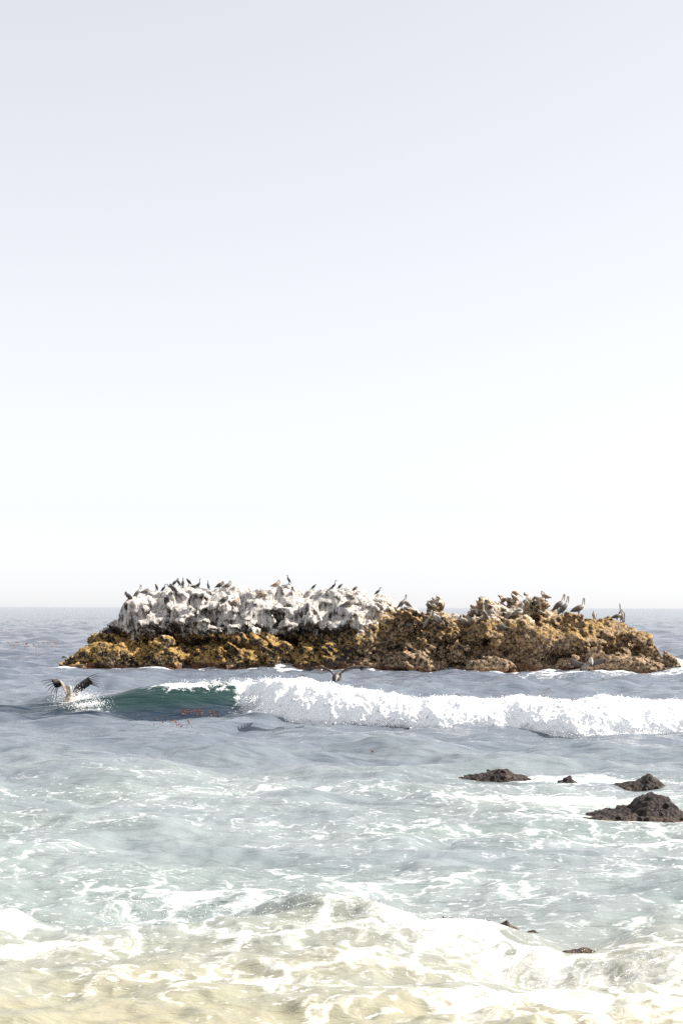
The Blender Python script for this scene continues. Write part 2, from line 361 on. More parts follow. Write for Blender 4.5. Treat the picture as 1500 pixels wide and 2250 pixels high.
# flat terraces on the guano crag
d += inA * (.22 * perlin(P * np.array([.8, .8, 1.5], np.float32) + 9, 8) + .10 * perlin(P * np.array([2.6, 2.6, .6], np.float32), 9))
q_ = P @ np.array([[.85, 0, .53], [0, 1, 0], [-.53, 0, .85]], np.float32)
d -= rt * (np.abs(perlin(q_ * np.array([.7, 1.0, 3.4], np.float32), 26)) - .2) * .42
G[bi] += d
G = smax(G, (X + .70 * Z) - 17.0 + 0 * Y, .2); G = smax(G, -(X - .8 * Z) - 14.9 + 0 * Y, .2)
G[:, :, :] = np.minimum(G, 1.2)
G[0] = G[-1] = 1; G[:, 0] = G[:, -1] = 1; G[:, :, -1] = 1
V, F = biggest(*surface_net(G, (xs[0], ys[0], zs[0]), H))
N = vnormals(V, F)
cap_ = (1 - .6 * sst(1.9, 2.5, V[:, 2]) * (1 - sst(0, 3, V[:, 0])))
V = V + N * (cap_ * (.06 * (worley(V * 6.5, 31) - .5) + .06 * perlin(V * 7.5, 32)))[:, None]
N = vnormals(V, F)
x, y, z = V.T; nz_ = N[:, 2]
nn = perlin(V * .7, 41)
gu = (1 - sst(.2, 3.4, x + nn)) * (1 - .22 * sst(.1, .5, perlin(V * .9, 43))) * sst(1.40, 2.35, z + .45 * nn + .35 * perlin(V * np.array([2.4, 2.4, .35], np.float32), 42)) * (.56 + .36 * sst(-.3, .5, nz_)) \
   + sst(.2, 3.0, x + nn) * (1 - sst(3.0, 6.4, x)) * sst(2.7, 3.3, z + .3 * nn) * (.45 + .4 * sst(0, .7, nz_)) \
   + sst(3, 6, x) * (1 - sst(10.5, 12.5, x)) * sst(2.0, 3.0, z + .5 * nn) * (.36 + .28 * sst(0, .7, nz_))
lowL = 1 - sst(-1.5, 1.5, x)
al = lowL * sst(-.1, .5, z) * (1 - sst(1.7, 2.1, z)) * (.42 + .28 * sst(-.1, .7, nz_)) \
   + (1 - lowL) * sst(.5, 1.3, z) * (.44 - .14 * sst(8, 11, x)) * (.75 + .5 * sst(0, .7, nz_))
al += sst(9, 11, x) * sst(1.1, 1.9, z) * .14
ta = .42 * lowL * (1 - sst(1.7, 2.1, z)) + (1 - lowL) * (.58 + .16 * sst(6, 9, x))
ta *= 1 - .85 * np.exp(-(((x + 1.2) / 1.6) ** 2 + ((z - .9) / .8) ** 2))  # less tan in the front hollow, its shade put into the colour
wt = (1 - sst(.05, .55, z + .2 * nn))
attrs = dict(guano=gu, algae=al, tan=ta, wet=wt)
isl = bpy.data.objects.new('sea_rock', None); isl.location = (0, 75, 0); COL.objects.link(isl)
tag(isl, 'long craggy rock island, its left top whitewashed with droppings, its right end mustard brown', 'rock island')
fc = V[F].mean(1); fn = perlin(fc * .8, 51) * .25
cls = np.where((fc[:, 0] < 1.5 + fn) & (fc[:, 2] > 1.75 + fn), 0, np.where(fc[:, 0] < -1.2 + 2 * fn, 1, 2))
for k, (nm, lb) in enumerate([('whitewashed_crag', 'crag crusted white with bird droppings'), ('seaweed_ledge', 'low ledge covered in mustard yellow seaweed'), ('brown_crag', 'bare brown knobbly crag')]):
    f = F[cls == k]; u, inv = np.unique(f, return_inverse=True); f = inv.reshape(f.shape)
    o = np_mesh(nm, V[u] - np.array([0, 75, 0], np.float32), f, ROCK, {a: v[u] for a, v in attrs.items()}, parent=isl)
    o['label'] = lb
    nl = np.ascontiguousarray(N[u]); o.data.normals_split_custom_set_from_vertices(nl)
BV = BVHTree.FromPolygons(V.tolist(), F.tolist())

# ------------------------------------------------------------------ small rocks
def skerry(name, pts, Yc, a, base_py, h, label, group=None, amp=1.0, tan=.4, zlo=-.25, mat=None):
    X_, Z_ = pl(pts, Yc)
    x0, x1 = X_.min() - .15, X_.max() + .15
    gx = np.arange(x0, x1, h, dtype=np.float32); gy = np.arange(Yc - a - .3, Yc + a + .3, h, dtype=np.float32); gz = np.arange(zlo, Z_.max() + .25, h, dtype=np.float32)
    XX, YY, ZZ = gx[:, None, None], gy[None, :, None], gz[None, None, :]
    T = np.interp(XX, X_, Z_); span = (X_.max() - X_.min())
    mid = (X_.max() + X_.min()) / 2; e = np.clip(1 - (np.abs(XX - mid) / (span / 2)) ** 7, .02, 1)
    b = np.maximum(T + .3, .03) * (1 + 0 * YY)
    q = (np.abs((YY - Yc) / (a * np.sqrt(e))) ** 2 + np.abs((ZZ + .3) / b) ** 2) ** .5
    g = ((q - 1) * np.minimum(b, a * .8)).astype(np.float32) + 0 * XX
    Pq = np.stack(np.broadcast_arrays(XX, YY, ZZ), -1).reshape(-1, 3).astype(np.float32)
    s = span
    dd = amp * (.03 * perlin(Pq * 2.2, 3) + .05 * (worley(Pq * 3.6, 4) - .5) + .07 * (worley(Pq * 7, 5) - .5) + .03 * perlin(Pq * 12, 6))
    g = g + dd.reshape(g.shape)
    g[0] = g[-1] = 1; g[:, 0] = g[:, -1] = 1; g[:, :, -1] = 1
    Vv, Ff = biggest(*surface_net(g, (gx[0], gy[0], gz[0]), h))
    Nn = vnormals(Vv, Ff)
    c = np.array([mid, Yc, 0], np.float32)
    o = np_mesh(name, Vv - c, Ff, mat or SKERRY, dict(tan=(tan + .35 * Nn[:, 0]) * np.ones(len(Vv)), wet=np.ones(len(Vv)) * .5, guano=np.zeros(len(Vv)), algae=np.zeros(len(Vv))))  # right-facing sides get more tan, sunlight put into the colour
    o.location = c - np.array([0, 0, -.05 if name == 'submerged_rock' else .02]); o.scale.z = .9 if Yc < 22.5 else (.78 if 22.5 < Yc < 30 else 1); tag(o, label, 'rock', group); return o
RK = []
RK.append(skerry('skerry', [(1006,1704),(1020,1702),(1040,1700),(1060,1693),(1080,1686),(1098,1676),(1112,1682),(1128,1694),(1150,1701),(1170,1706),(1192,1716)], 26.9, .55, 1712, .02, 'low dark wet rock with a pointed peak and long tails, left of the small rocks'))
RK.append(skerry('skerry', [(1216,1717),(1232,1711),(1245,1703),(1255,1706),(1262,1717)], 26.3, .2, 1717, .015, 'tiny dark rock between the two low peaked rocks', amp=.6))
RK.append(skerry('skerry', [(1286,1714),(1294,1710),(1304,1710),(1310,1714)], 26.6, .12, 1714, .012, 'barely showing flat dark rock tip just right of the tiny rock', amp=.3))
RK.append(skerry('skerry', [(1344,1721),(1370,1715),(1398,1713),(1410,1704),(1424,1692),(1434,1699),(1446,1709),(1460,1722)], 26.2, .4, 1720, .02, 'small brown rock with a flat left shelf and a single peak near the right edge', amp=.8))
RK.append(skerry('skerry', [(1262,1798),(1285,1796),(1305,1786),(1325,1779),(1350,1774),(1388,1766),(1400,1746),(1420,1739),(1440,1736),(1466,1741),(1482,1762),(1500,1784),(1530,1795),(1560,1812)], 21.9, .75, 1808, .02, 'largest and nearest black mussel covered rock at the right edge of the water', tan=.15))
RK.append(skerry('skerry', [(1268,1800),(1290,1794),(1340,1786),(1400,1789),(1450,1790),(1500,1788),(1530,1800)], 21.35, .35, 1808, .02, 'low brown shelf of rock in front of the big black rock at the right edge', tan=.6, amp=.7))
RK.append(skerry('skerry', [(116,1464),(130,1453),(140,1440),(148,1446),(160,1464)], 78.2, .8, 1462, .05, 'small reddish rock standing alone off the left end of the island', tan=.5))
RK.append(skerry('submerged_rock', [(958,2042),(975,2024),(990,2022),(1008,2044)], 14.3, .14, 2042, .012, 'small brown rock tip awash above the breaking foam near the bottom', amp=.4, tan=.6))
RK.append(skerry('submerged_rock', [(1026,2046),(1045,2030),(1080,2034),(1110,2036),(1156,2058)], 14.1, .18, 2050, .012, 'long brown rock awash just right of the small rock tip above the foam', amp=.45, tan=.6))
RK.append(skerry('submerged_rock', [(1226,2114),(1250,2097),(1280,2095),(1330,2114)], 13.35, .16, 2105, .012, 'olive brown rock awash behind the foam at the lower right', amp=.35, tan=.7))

# ------------------------------------------------------------------ water
def gp(pts):
    a = np.array([tuple(on_plane(x, y)) for x, y in pts]); return a[:, 0], a[:, 1]
bX, bY = gp([(-700,1570),(-200,1578),(0,1578),(200,1580),(400,1578),(530,1576),(560,1580),(740,1590),(820,1594),(960,1602),(1140,1607),(1266,1616),(1500,1614),(2200,1612)])
def Yb(x): return np.interp(x, bX, bY)
TOP = [(-700,1575),(-100,1565),(0,1558),(100,1547),(200,1533),(300,1518),(400,1508),(500,1501),(592,1499),(660,1497),(720,1505),(780,1518),(840,1524),(920,1538),(1000,1533),(1060,1543),(1140,1533),(1260,1544),(1320,1533),(1430,1543),(1500,1542),(1700,1545),(2200,1545)]
tX = []; tZ = []
for (px, py) in TOP:
    Yc = 43.0 if px < 560 else None
    x0 = (px - 750) / FPX * 40
    Yc = float(Yb(x0)) + (1.9 if px < 560 else 1.5)
    pt = at_Y(px, py, Yc); tX.append(pt.x); tZ.append(pt.z)
def Zt(x): return np.interp(x, tX, tZ)
XF0 = at_Y(545, 1560, 41.5).x       # left end of the broken part
ISLF = np.array([tuple(on_plane(a, b)) for a, b in [(130,1474),(300,1473),(500,1472),(700,1473),(850,1475),(1000,1477),(1150,1480),(1250,1478),(1380,1472),(1478,1470)]])
rows = [6.2]
while rows[-1] < 9000:
    dY = rows[-1]; r = .0028 if dY < 50 else (.0045 if dY < 100 else (.012 if dY < 600 else .05)); rows.append(dY * (1 + r))
rows = np.array(rows)
core = np.arange(-.285, .2851, .0010); side = .285 * 1.03 ** np.arange(1, 45)
tx = np.concatenate([-side[::-1], core, side])
RX = (rows[:, None] * tx[None, :] + 0 * rows[:, None]); RY = np.repeat(rows[:, None], len(tx), 1)
x = RX.ravel().astype(np.float32); y = RY.ravel().astype(np.float32)
P2 = lambda sx, sy, o=0: np.stack([x * sx + o, y * sy - o, np.full_like(x, o * .37)], 1)
res = .003 * y + .0
z = np.zeros_like(x)
wr = np.random.default_rng(3)
for k in range(46):
    lam = .35 * (22 ** (k / 45)); ang = wr.normal(0, .55) + (.25 if lam < 3 else 0)
    kx, ky = math.sin(ang), -math.cos(ang); ph = wr.uniform(0, 6.28)
    amp = .0066 * lam ** .75
    arg = (x * kx + y * ky) * 2 * math.pi / lam + ph + 1.2 * np.sin(x * .11 * (1 + .2 * k) + y * .07 + k)
    fade = np.clip((lam / (y * .0034 + .01) - 2.0) / 2, 0, 1)
    z += amp * fade * (np.sin(arg) + .25 * np.sin(2 * arg + 1.57))
# choppy ridges
n1 = perlin(P2(.28, .62), 61); n2 = perlin(P2(.9, 1.7, 5), 62); n3 = perlin(P2(2.2, 3.6, 9), 63)
chop = (1 - 2 * np.abs(n1)) * .07 + (1 - 2 * np.abs(n2)) * .030 * sst(90, 40, y) + (1 - 2 * np.abs(n3)) * .012 * sst(45, 25, y)
z += chop * sst(140, 60, y) * (.8 + .5 * sst(30, 18, y))
# long swell lines beyond and before the breaker
z += .10 * np.sin((y + .15 * x + 1.5 * n1) * 2 * math.pi / 9.0) * sst(44, 50, y) * sst(400, 120, y)
z *= 1.0 + .45 * sst(24, 32, y)
z *= 1.0 - .25 * sst(31, 33, y) * sst(41, 39, y)          # calmer trough before the wave
# breaking wave
s = y - Yb(x)
hz = np.maximum(Zt(x), .24)
unb = 1 - sst(XF0 - .2, XF0 + 1.0, x)
wf = 2.0 - .7 * sst(XF0 + .3, XF0 + 1.6, x)
up = np.clip(s / wf, 0, 1); face = up ** 1.5 * (1.6 - .6 * up) * (1 - .0); back = np.clip((s - wf) / 4.6, 0, 1); back = 1 - back * back * (3 - 2 * back)
prof = np.where(s < wf, face, back) * (s > 0)
infl = sst(-.6, .2, s) * sst(8, 6, s)
z = z * (1 - .55 * infl * (s < wf + 1)) + hz * prof * (1 - .28 * sst(XF0 + .3, XF0 + 1.5, x))
# surf near the shore: two low bores
c1X, c1Y = gp([(-400,2075),(0,2060),(150,2030),(300,1998),(400,2000),(560,2012),(700,2050),(900,2062),(1050,2076),(1180,2098),(1300,2118),(1500,2140),(1900,2180)])
s1 = y - (np.interp(x, c1X, c1Y) - .12 * n2)
z += .22 * np.where(s1 < 0, np.exp(-(s1 / .45) ** 2), np.exp(-(s1 / 1.1) ** 2)) * (.75 + .6 * n2)
near = sst(15.5, 13.0, y)
lump = worley(P2(.8, 1.9, 3), 71); z += near * (.0 * (.5 - lump) + .02 * (1 - 2 * np.abs(perlin(P2(1.7, 4.2, 2), 72))) + .018 * (1 - 2 * np.abs(perlin(P2(3.6, 8, 4), 73))) + .006 * perlin(P2(9, 19, 4), 74))
z[y > 1500] = 0
for (a, b_, rx_, ry_) in [(1100,1712,1.3,1.0),(1240,1717,.5,.6),(1405,1719,.9,.8),(1410,1800,1.6,1.3),(1060,2044,1.0,.7),(1275,2096,.5,.5)]:
    q = on_plane(a, b_); mk = np.exp(-(((x - q.x) / rx_) ** 2 + ((y - q.y - .2) / ry_) ** 2)); z = z * (1 - .9 * mk) - .03 * mk
# foam amount
big = fbm(P2(.16, .42, 3), 3, 81); med = perlin(P2(.55, 1.2, 4), 82)
D = np.zeros_like(x)
D += sst(29, 24.5, y) * (.22 + .10 * sst(-3, 4, x)) + sst(36, 30, y) * .05
D += near * (.05 + .03 * sst(-1.5, .8, x + med)) + .21 * np.exp(-((s1 + .45) / .55) ** 2) * sst(-.9, .5, x + med) + .13 * np.exp(-((s1 + .1) / .35) ** 2) + .12 * np.exp(-((s1 + 1.5) / .8) ** 2)
D += .20 * big * sst(30, 25, y)
D -= .35 * sst(11.6, 10.6, y) * sst(.2, -.6, x + .2)
# island wash
di = y - np.interp(x, ISLF[:, 0], ISLF[:, 1]); inx = sst(-14.6, -13.6, x) * sst(20, 18, x)
wd = .5 + 1.3 * sst(5, 9, x)
wd = 1.5 + 3.2 * sst(4, 9, x)
D += inx * (.78 + .12 * sst(4, 9, x)) * np.exp(-((di + .2 + 1.2 * sst(4, 9, x)) / wd) ** 2 * np.where(di < 0, 1, .1)) * (1 + .5 * med)
D += .7 * np.exp(-((y - 80.0 - .6 * med) / 1.3) ** 2) * sst(-13.5, -15, x)
D += .8 * np.exp(-((y - 77.0) / 2.5) ** 2) * sst(16, 17.5, x)
D += .32 * np.exp(-((y - 64) / 2.5) ** 2) * sst(6, 10, x) + .22 * np.exp(-((s - 6.0) / 1.5) ** 2) * sst(0, 3, x)
D += .75 * np.exp(-((s - wf) / .5) ** 2) * sst(XF0 - 3.8, XF0 - 2.4, x) * (1 + med) * .9          # crest of the green face
D += 1.2 * (x > XF0 + .25) * sst(-.12, .0, s) * sst(3.8, 2.8, s)
D += .75 * sst(XF0 - .8, XF0 - .1, x) * (x < XF0 + 2) * sst(-.1, .3, s) * sst(3, 2.2, s)
D += .35 * np.exp(-(s / .35) ** 2) * sst(XF0, XF0 + 1, x)
px_, py_ = at_Y(155, 1548, 43.3).x, 43.0
D += .8 * np.exp(-((x - px_) / .7) ** 2 - ((y - py_) / .5) ** 2) + .6 * np.exp(-((x - px_ - 1.0) / .6) ** 2 - ((y - 41.6) / .25) ** 2)
for (a, b_, r_) in [(1100,1712,1.6),(1240,1717,.7),(1405,1719,1.3),(1400,1806,1.8),(1200,1755,1.2),(1240,1770,1.0)]:
    q = on_plane(a, b_); D += .34 * np.exp(-(((x - q.x) / r_) ** 2 + ((y - q.y) / .55) ** 2))
D *= np.clip(1.1 - .0, 0, 2)
shal = sst(35, 21, y + 4 * med) * (.75 + .5 * big); shal = np.clip(shal + .12 * sst(75, 45, y), 0, 1)
sandy = sst(15.5, 12.0, y + 1.2 * big + .8 * med)
sandy = np.clip(sandy * (.75 + .6 * big) + .25 * np.exp(-((x - on_plane(1200, 1765).x) / 1.5) ** 2 - ((y - 23.3) / .8) ** 2), 0, 1)
green = np.clip(sst(-10.5, -4.5, x) * unb * sst(.5, 1.2, s) * sst(4.2, 2.6, s) + .12 * sst(45, 20, y) * sst(13, 16, y) * sst(.02, .12, n1), 0, 1)
nR, nC = RX.shape
ix = np.arange(nR * nC).reshape(nR, nC)
Fw = np.stack([ix[:-1, :-1], ix[:-1, 1:], ix[1:, 1:], ix[1:, :-1]], -1).reshape(-1, 4)
Vw = np.stack([x, y, z], 1)
wat = np_mesh('sea_water', Vw, Fw, WATER, dict(foam=D, shallow=shal, sandy=sandy, green=green, clear=np.clip(sst(-1.6, -.4, s) * sst(3.4, 2.0, s) * unb + .35 * sst(-3.5, -1.5, s) * sst(9, 5, s) * unb + .3 * sst(60, 90, y), 0, 1)))  # clear darkens the camera-facing wave slope; its weaker sky reflection put into the colour
tag(wat, kind='structure')
def water_z(X0, Y0):
    r = np.clip(np.searchsorted(rows, Y0), 1, nR - 1); c = np.clip(np.searchsorted(tx, X0 / Y0), 0, nC - 1)
    return float(z.reshape(nR, nC)[r, c])
def water_hit(px, py):
    d_ = ray(px, py)
    for Y0 in np.arange(9, 120, .05):
        p_ = Vector((0, 0, CAMZ)) + d_ * (Y0 / d_.y)
        if p_.z < water_z(p_.x, p_.y): return p_
    return on_plane(px, py)
# sea bed sheet so the water stands on something
bed = NT('wet_sand'); bb = bed.n('ShaderNodeBsdfPrincipled'); bb.inputs['Base Color'].default_value = (.3, .25, .17, 1); bb.inputs['Roughness'].default_value = .8
nb = bed.noise(bed.pos(), 3, 4).outputs[0]; bed.l(bed.bump(nb, .4, .05), bb.inputs['Normal']); bed.l(bb.outputs[0], bed.out.inputs[0])
gb = np.array([[-9000, -60, .2], [9000, -60, .2], [9000, 3, .2], [-9000, 3, .2], [9000, 14, -.9], [-9000, 14, -.9], [9000, 60, -2.2], [-9000, 60, -2.2], [9000, 9500, -2.6], [-9000, 9500, -2.6]], np.float32)
sb = np_mesh('sea_bed', gb, np.array([[0, 1, 2, 3], [3, 2, 4, 5], [5, 4, 6, 7], [7, 6, 8, 9]]), bed.m); tag(sb, kind='structure')

# ------------------------------------------------------------------ whitewater roller
h = .042
gx = np.arange(XF0 - 1.5, 13.5, h, dtype=np.float32); gy = np.arange(34.8, 44.2, h, dtype=np.float32); gz = np.arange(-.12, 1.5, h, dtype=np.float32)
XX, YY, ZZ = gx[:, None, None], gy[None, :, None], gz[None, None, :]
S = YY - Yb(XX); Hh = Zt(XX) * sst(XF0 - .35, XF0 + 1.1, XX + .75 * np.clip(S - .7, 0, 1.2)) * 1.04 + .001
Sc = 1.45 - .15 * (1 - sst(XF0, XF0 + 1, XX))
q = np.where(S < Sc, (np.abs((S - Sc) / 1.55)) ** 1.9, (np.abs((S - Sc) / 1.5)) ** 2) + np.abs(ZZ / np.maximum(Hh, .06)) ** 2.1
g = (((q ** .5) - 1) * np.clip(Hh, .1, .9)).astype(np.float32)
m = np.abs(g) < .5; mi = np.nonzero(m)
Pq = np.stack([gx[mi[0]], gy[mi[1]], gz[mi[2]]], 1).astype(np.float32)
g[mi] += (.05 * (worley(Pq * 1.6, 91) - .5) + .03 * (worley(Pq * 4.2, 92) - .5) + .11 * perlin(Pq * 2.2, 93) + .06 * perlin(Pq * 9, 94) + .05 * perlin(Pq * 18, 95)).astype(np.float32)
g = np.where(Hh < .05, 1, g).astype(np.float32)
g[0] = g[-1] = 1; g[:, 0] = g[:, -1] = 1; g[:, :, -1] = 1
Vf, Ff = biggest(*surface_net(g, (gx[0], gy[0], gz[0]), h))
fo = np_mesh('whitewater', Vf, Ff, FOAM); tag(fo, 'tumbling white foam of the broken wave in front of the rock island', 'sea foam', kind='stuff')

# spray droplets: small irregular tetrahedra
def spray(name, pts, sizes, label):
    n = len(pts); base = np.array([[1, 1, 1], [1, -1, -1], [-1, 1, -1], [-1, -1, 1]], np.float32)
    jit = rng.uniform(.5, 1.5, (n, 4, 3)).astype(np.float32)
    Vv = (pts[:, None, :] + base[None] * jit * sizes[:, None, None]).reshape(-1, 3)
    f = np.array([[0, 1, 2], [0, 3, 1], [0, 2, 3], [1, 3, 2]]); Ff = (np.arange(n)[:, None, None] * 4 + f[None]).reshape(-1, 3)
    o = np_mesh(name, Vv, Ff, FOAM, smooth=False); tag(o, label, 'sea spray', kind='stuff'); return o
def scat(n, x0, x1, yoff, zf, sig, szr):
    xx = rng.uniform(x0, x1, n); cl = .5 + .5 * np.sin(xx * 5.1) * np.sin(xx * 2.3 + 1) + .4 * np.sin(xx * 13)
    keep = rng.uniform(0, 1, n) < np.clip(cl, .08, 1); xx = xx[keep]; n = len(xx)
    zz = Zt(xx) * zf + np.abs(rng.normal(0, sig, n)) - .03; yy = Yb(xx) + yoff + rng.normal(0, .25, n)
    return np.stack([xx, yy, zz], 1), rng.uniform(*szr, n) * (1 - .5 * rng.uniform(0, 1, n))
p1, s1_ = scat(9000, XF0 + .4, 12, 1.4, 1.0, .06, (.003, .011))
p2, s2_ = scat(7000, XF0 - 2.6, XF0 + .9, 1.9, .98, .075, (.003, .011))
p3 = np.stack([rng.normal(XF0 + .15, .22, 1500), 0 * np.ones(1500), rng.uniform(0, .6, 1500)], 1); p3[:, 1] = Yb(p3[:, 0]) + .3 + .9 * p3[:, 2] + rng.normal(0, .15, 1500)
xx = rng.uniform(XF0 + .3, 12, 3500); p4 = np.stack([xx, Yb(xx) - np.abs(rng.normal(0, .12, 3500)), np.abs(rng.normal(.03, .03, 3500))], 1)
spray('wave_spray', np.concatenate([p1, p2, p3, p4]), np.concatenate([s1_, s2_, rng.uniform(.004, .014, 1500), rng.uniform(.004, .013, 3500)]), 'fine white spray thrown up along the crest of the breaking wave')
zw = water_z(px_, 43.3)
n = 4000; p5 = np.stack([px_ + rng.normal(0.18, .28, n), 43.2 + rng.normal(0, .15, n), zw + np.abs(rng.normal(0, .12, n)) * (1 + .5 * np.sin(rng.uniform(0, 6, n)))], 1)
n = 1200; p6 = np.stack([px_ + .75 + rng.normal(.0, .28, n), 42.0 + rng.normal(0, .2, n), 0 * np.ones(n)], 1)
for q_ in p6: q_[2] = water_z(q_[0], q_[1]) + abs(rng.normal(0, .04))
spray('landing_splash', np.concatenate([p5, p6]), rng.uniform(.002, .008, 5200), 'white splash thrown up around the pelican landing at the left')
# shore surf droplets
n = 1800; xx = rng.uniform(-2.5, 4.2, n); yy = np.interp(xx, c1X, c1Y) + rng.normal(-.35, .3, n); zz = np.array([water_z(a, b_) for a, b_ in zip(xx, yy)]) + np.abs(rng.normal(0, .035, n))
spray('surf_spray', np.stack([xx, yy, zz], 1), rng.uniform(.001, .0035, n), 'tiny bright droplets over the churning surf near the shore')

# floating red seaweed
def weed(px0, px1, py0, py1, n, label, zoff=.004, sz=.015):
    Vs = []; Fs = []
    for k in range(n):
        pxx = random.uniform(px0, px1); pyy = random.uniform(py0, py1); c = water_hit(pxx, pyy)
        a = random.uniform(-.5, .5); L = sz * random.uniform(.3, 2.2); wdt = sz * random.uniform(.15, .5)
        dx, dy = math.cos(a) * L, math.sin(a) * L; ex, ey = -math.sin(a) * wdt, math.cos(a) * wdt
        b0 = len(Vs); zc = water_z(c.x, c.y) + zoff
        for (u, v, t) in [(-1, 0, 0), (-.3, 1, .01), (1, 0, 0), (.2, -1, .01), (0, 0, .03), (0, 0, -.03)]:
            Vs.append((c.x + dx * u + ex * v, c.y + dy * u + ey * v, zc + t))
        for f in [(0, 3, 4), (3, 2, 4), (2, 1, 4), (1, 0, 4), (3, 0, 5), (2, 3, 5), (1, 2, 5), (0, 1, 5)]: Fs.append([b0 + i for i in f])
    o = np_mesh('floating_seaweed', np.array(Vs), np.array(Fs), WEED, smooth=False); tag(o, label, 'seaweed', kind='stuff')
weed(395, 480, 1562, 1574, 70, 'reddish seaweed drifting at the foot of the green wave face')
weed(338, 425, 1574, 1598, 26, 'thin scatter of reddish seaweed strands left of the main drift before the wave')
weed(815, 823, 1652, 1654, 2, 'single small red scrap of seaweed before the white foam')
weed(-5, 28, 1386, 1390, 22, 'faint upper line of reddish kelp on the far water at the left edge', .03, .12)
weed(-5, 130, 1413, 1423, 40, 'faint lower line of reddish kelp on the far water at the left edge', .03, .10)

# ------------------------------------------------------------------ birds
def catmull(P, m):
    P = np.array(P, float); Q = np.vstack([2 * P[0] - P[1], P, 2 * P[-1] - P[-2]]); R = []
    for i in range(len(P) - 1):
        p0, p1, p2, p3 = Q[i:i + 4]
        for t in np.arange(m) / m:
            R.append(.5 * (2 * p1 + (p2 - p0) * t + (2 * p0 - 5 * p1 + 4 * p2 - p3) * t * t + (3 * p1 - p0 - 3 * p2 + p3) * t ** 3))
    R.append(P[-1]); return np.array(R)
class Bird:
    def __init__(s): s.V = []; s.F = []; s.C = []
    def sweep(s, pts, m=4, k=10, under=None):
        """pts rows: x y z ry rz r g b ; one continuous tube, under = (rgb) for the lower side"""
        R = catmull([list(p) for p in pts], m); n = len(R); b = len(s.V)
        for i in range(n):
            t = R[min(i + 1, n - 1), :3] - R[max(i - 1, 0), :3]; t /= np.linalg.norm(t) + 1e-9
            side = np.array([0, 1, 0.]); side = side - t * side.dot(t); side /= np.linalg.norm(side) + 1e-9
            up = np.cross(side, t)
            if up[2] < -.2 and False: up = -up
            ry, rz = max(R[i, 3], .002), max(R[i, 4], .002)
            for j in range(k):
                a = 2 * math.pi * j / k; s.V.append(tuple(R[i, :3] + side * math.cos(a) * ry + up * math.sin(a) * rz))
                c = R[i, 5:8]
                if under is not None and math.sin(a) > .3: c = c * .35 + np.array(under) * .65   # up vector points to the belly side
                s.C.append(tuple(np.clip(c, 0, 1)))
        for i in range(n - 1):
            for j in range(k):
                s.F.append((b + i * k + j, b + i * k + (j + 1) % k, b + (i + 1) * k + (j + 1) % k, b + (i + 1) * k + j))
        for e, i0 in ((0, 0), (1, n - 1)):
            c = len(s.V); s.V.append(tuple(R[i0, :3])); s.C.append(tuple(np.clip(R[i0, 5:8], 0, 1)))
            for j in range(k):
                q = (b + i0 * k + j, b + i0 * k + (j + 1) % k); s.F.append((q[1], q[0], c, c) if e == 0 else (q[0], q[1], c, c))
    def legs(s, x, z, y, r, col, toe=.09):
        for sg in (-1, 1):
            s.sweep([(x, y * sg, z, r * 1.8, r * 1.8, *col), (x + .01, y * sg, z * .5, r, r, *col), (x, y * sg, .012, r, r, *col)], 2, 6)
            b = len(s.V); w_ = toe * .5
            for p in [(x - .02, y * sg, .02), (x + toe, y * sg - w_, .004), (x + toe * 1.2, y * sg, .004), (x + toe, y * sg + w_, .004), (x - .02, y * sg, -.012)]: s.V.append(p); s.C.append(col)
            for f in [(0, 1, 2), (0, 2, 3), (4, 2, 1), (4, 3, 2), (0, 4, 1), (0, 3, 4)]: s.F.append((b + f[0], b + f[1], b + f[2], b + f[2]))
    def plate(s, A, B, th, colA, colB):
        """thick feathered vane between two polylines A (leading) and B (trailing)"""
        A = catmull(A, 4); B = catmull(B, 4); n = len(A); b = len(s.V)
        nrm = np.cross(A[n // 2] - B[n // 2], A[-1] - A[0]); nrm /= np.linalg.norm(nrm) + 1e-9
        for i in range(n):
            M_ = (A[i] + B[i]) / 2; t = th * (1 - .6 * i / n)
            jag = .0 if i % 2 else .05
            Bi = B[i] + (A[i] - B[i]) * jag
            for p, c in ((A[i] + nrm * t * .5, colA), (M_ + nrm * t, colA), (Bi, colB), (M_ - nrm * t * .2, colB), (A[i] - nrm * t * .5, colA)): s.V.append(tuple(p)); s.C.append(tuple(c))
        for i in range(n - 1):
            for j in range(5): s.F.append((b + i * 5 + j, b + i * 5 + (j + 1) % 5, b + (i + 1) * 5 + (j + 1) % 5, b + (i + 1) * 5 + j))
    def mesh(s, name):
        F = [tuple(dict.fromkeys(f)) for f in s.F]
        me = bpy.data.meshes.new(name); me.from_pydata(s.V, [], F); me.validate()
        a = me.attributes.new('Col', 'FLOAT_COLOR', 'POINT'); c = np.ones((len(s.V), 4), np.float32); c[:, :3] = np.array(s.C); a.data.foreach_set('color', c.ravel())
        me.polygons.foreach_set('use_smooth', [True] * len(me.polygons)); me.materials.append(FEATHER); return me
K = (.012, .011, .012); K2 = (.022, .02, .02); KB = (.07, .05, .035)
